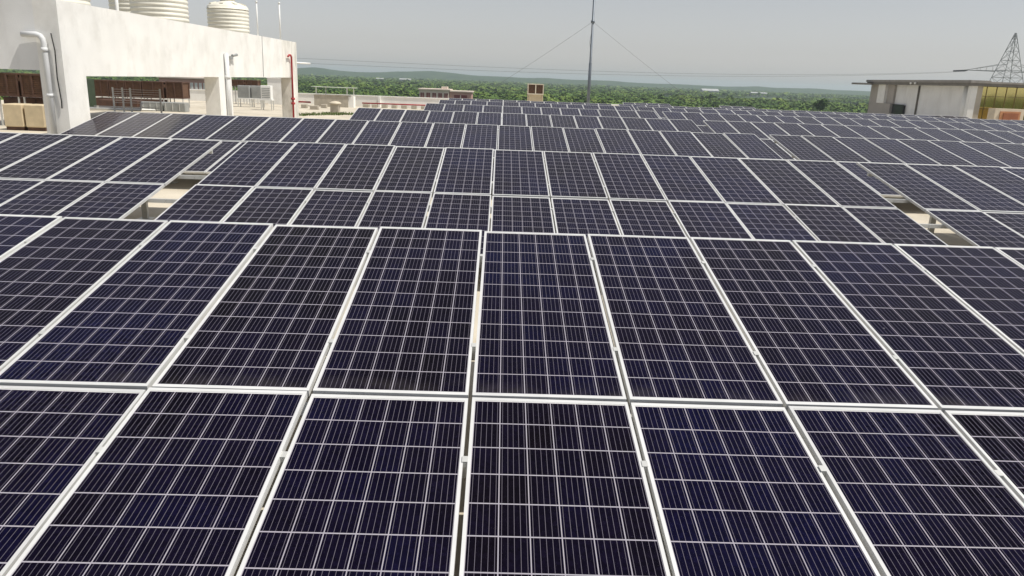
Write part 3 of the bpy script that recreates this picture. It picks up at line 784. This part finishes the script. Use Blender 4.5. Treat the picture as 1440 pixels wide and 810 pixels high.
def leaf_object(name, vs, ts, mtl):
    v = np.concatenate(vs).astype(np.float32); t_ = np.concatenate(ts).astype(np.float32)
    nf = len(t_)
    me = bpy.data.meshes.new(name)
    me.vertices.add(len(v)); me.vertices.foreach_set("co", v.ravel())
    me.loops.add(nf*4); me.loops.foreach_set("vertex_index", np.arange(nf*4, dtype=np.int32))
    me.polygons.add(nf); me.polygons.foreach_set("loop_start", np.arange(0, nf*4, 4, dtype=np.int32))
    at = me.attributes.new("tint", 'FLOAT', 'FACE'); at.data.foreach_set("value", t_)
    me.update(calc_edges=True)
    me.materials.append(mtl)
    o = bpy.data.objects.new(name, me); COL.objects.link(o)
    return o
def scatter(y0, y1, n, thin=None):
    y = np.sqrt(rng.uniform(y0**2, y1**2, n)); x = y*rng.uniform(-.95, .95, n)
    keep = np.ones(n, bool)
    if thin is not None: keep = thin(x, y)
    return x[keep], y[keep]
vs, ts = [], []
def patch(x, y):     # soft patches of taller and paler trees
    return (np.sin(x*.021+1.3)*np.sin(y*.017+.4) + np.sin(x*.047-y*.031)*.6)/1.6
def clear(x, y):
    return ~(((np.abs(x+13.5) < 13) & (y < 198)) | ((np.abs(x+60) < 10) & (y < 160)))
for (y0, y1, n, nleaf, sz, r0) in ((150,330,3400,330,.45,2.7),(330,640,7000,110,.9,3.5),(640,1200,13000,40,1.6,4.2),(1200,1900,16000,18,2.6,5.2),(1900,2700,16000,12,3.6,6.0)):
    def thin(x, y):
        k_ = clear(x, y)
        if y0 >= 640:
            field = (x > .2*y) & (np.sin(x*.006+.8)*np.sin(y*.0075+1.1) + .25*np.sin(x*.021) > .18)
            k_ &= ~field
        return k_
    x, y = scatter(y0, y1, n, thin)
    pt = patch(x, y)
    r = r0*rng.uniform(.55,1.0,len(x))*rng.choice([1.0,1.0,1.0,1.6],len(x))
    h = r*rng.uniform(.7,1.1,len(x))*(1 if y0 < 330 else .8 if y0 < 640 else .5)
    top = rng.normal(0,1,len(x)) + pt*1.3
    tint = np.clip(.48 + .22*pt + rng.normal(0,.2,len(x)), 0, 1)
    v, t_ = crowns(x, y, GND + 3.2 + top*.8, r, h, nleaf, sz*r/r0, tint, .85 if y0 < 330 else 1.3 if y0 < 640 else 2.0)
    vs.append(v); ts.append(t_)
# a tall grove south-east of the roof (mirrored by the gold windows)
n = 40
x = rng.uniform(75,130,n); y = rng.uniform(-60,-10,n)
v, t_ = crowns(x, y, np.linspace(-3.0,-7.5,n)[np.argsort(np.argsort(x))]+rng.normal(0,.8,n), np.full(n,5.5), np.full(n,4.8), 260, .8, np.full(n,.3)); vs.append(v); ts.append(t_)
tag(leaf_object("forest", vs, ts, M_leaf), "dense green scrub forest covering the plain to the hills", "forest", kind="stuff")

def tree(x, y, r, h, zc, label, tint=.25):
    t = empty("tree", (x, y, GND), label, "tree")
    zr = zc-GND
    m = MB(); m.tube([(0,0,0),(.1,.05,zr*.5),(.0,.1,zr)], [.32,.24,.14], 8)
    for k_ in range(5):
        a = 2*PI*k_/5+.3
        m.tube([(0,.05,zr*.55),(math.cos(a)*r*.5,math.sin(a)*r*.5,zr+h*.2)], [.14,.05], 6)
    m.build("trunk", M_bark, t)
    v, t_ = crowns(np.zeros(1), np.zeros(1), np.array([zr]), np.array([r]), np.array([h]), 900, .55, np.array([tint]))
    o = leaf_object("crown", [v], [t_], M_leaf); o.parent = t
tree(125.5, 300, 3.4, 4.2, -5.4, "dark round-headed tree rising above the forest left of the stair building", .12)

# ------------------------------------------------------------------ haze
hz = MB(); hz.box(-9000, 9000, -2500, 8000, GND-1.2, 52); ho = hz.build("haze", [])
hm_ = bpy.data.materials.new("haze"); hm_.use_nodes = True; nd = hm_.node_tree.nodes; nd.clear()
pv = nd.new("ShaderNodeVolumePrincipled"); ou = nd.new("ShaderNodeOutputMaterial")
pv.inputs["Color"].default_value = (.72,.82,.9,1)
pv.inputs["Density"].default_value = .0002
pv.inputs["Anisotropy"].default_value = .2
hm_.node_tree.links.new(pv.outputs[0], ou.inputs["Volume"])
ho.data.materials.append(hm_)
tag(ho, kind="stuff")
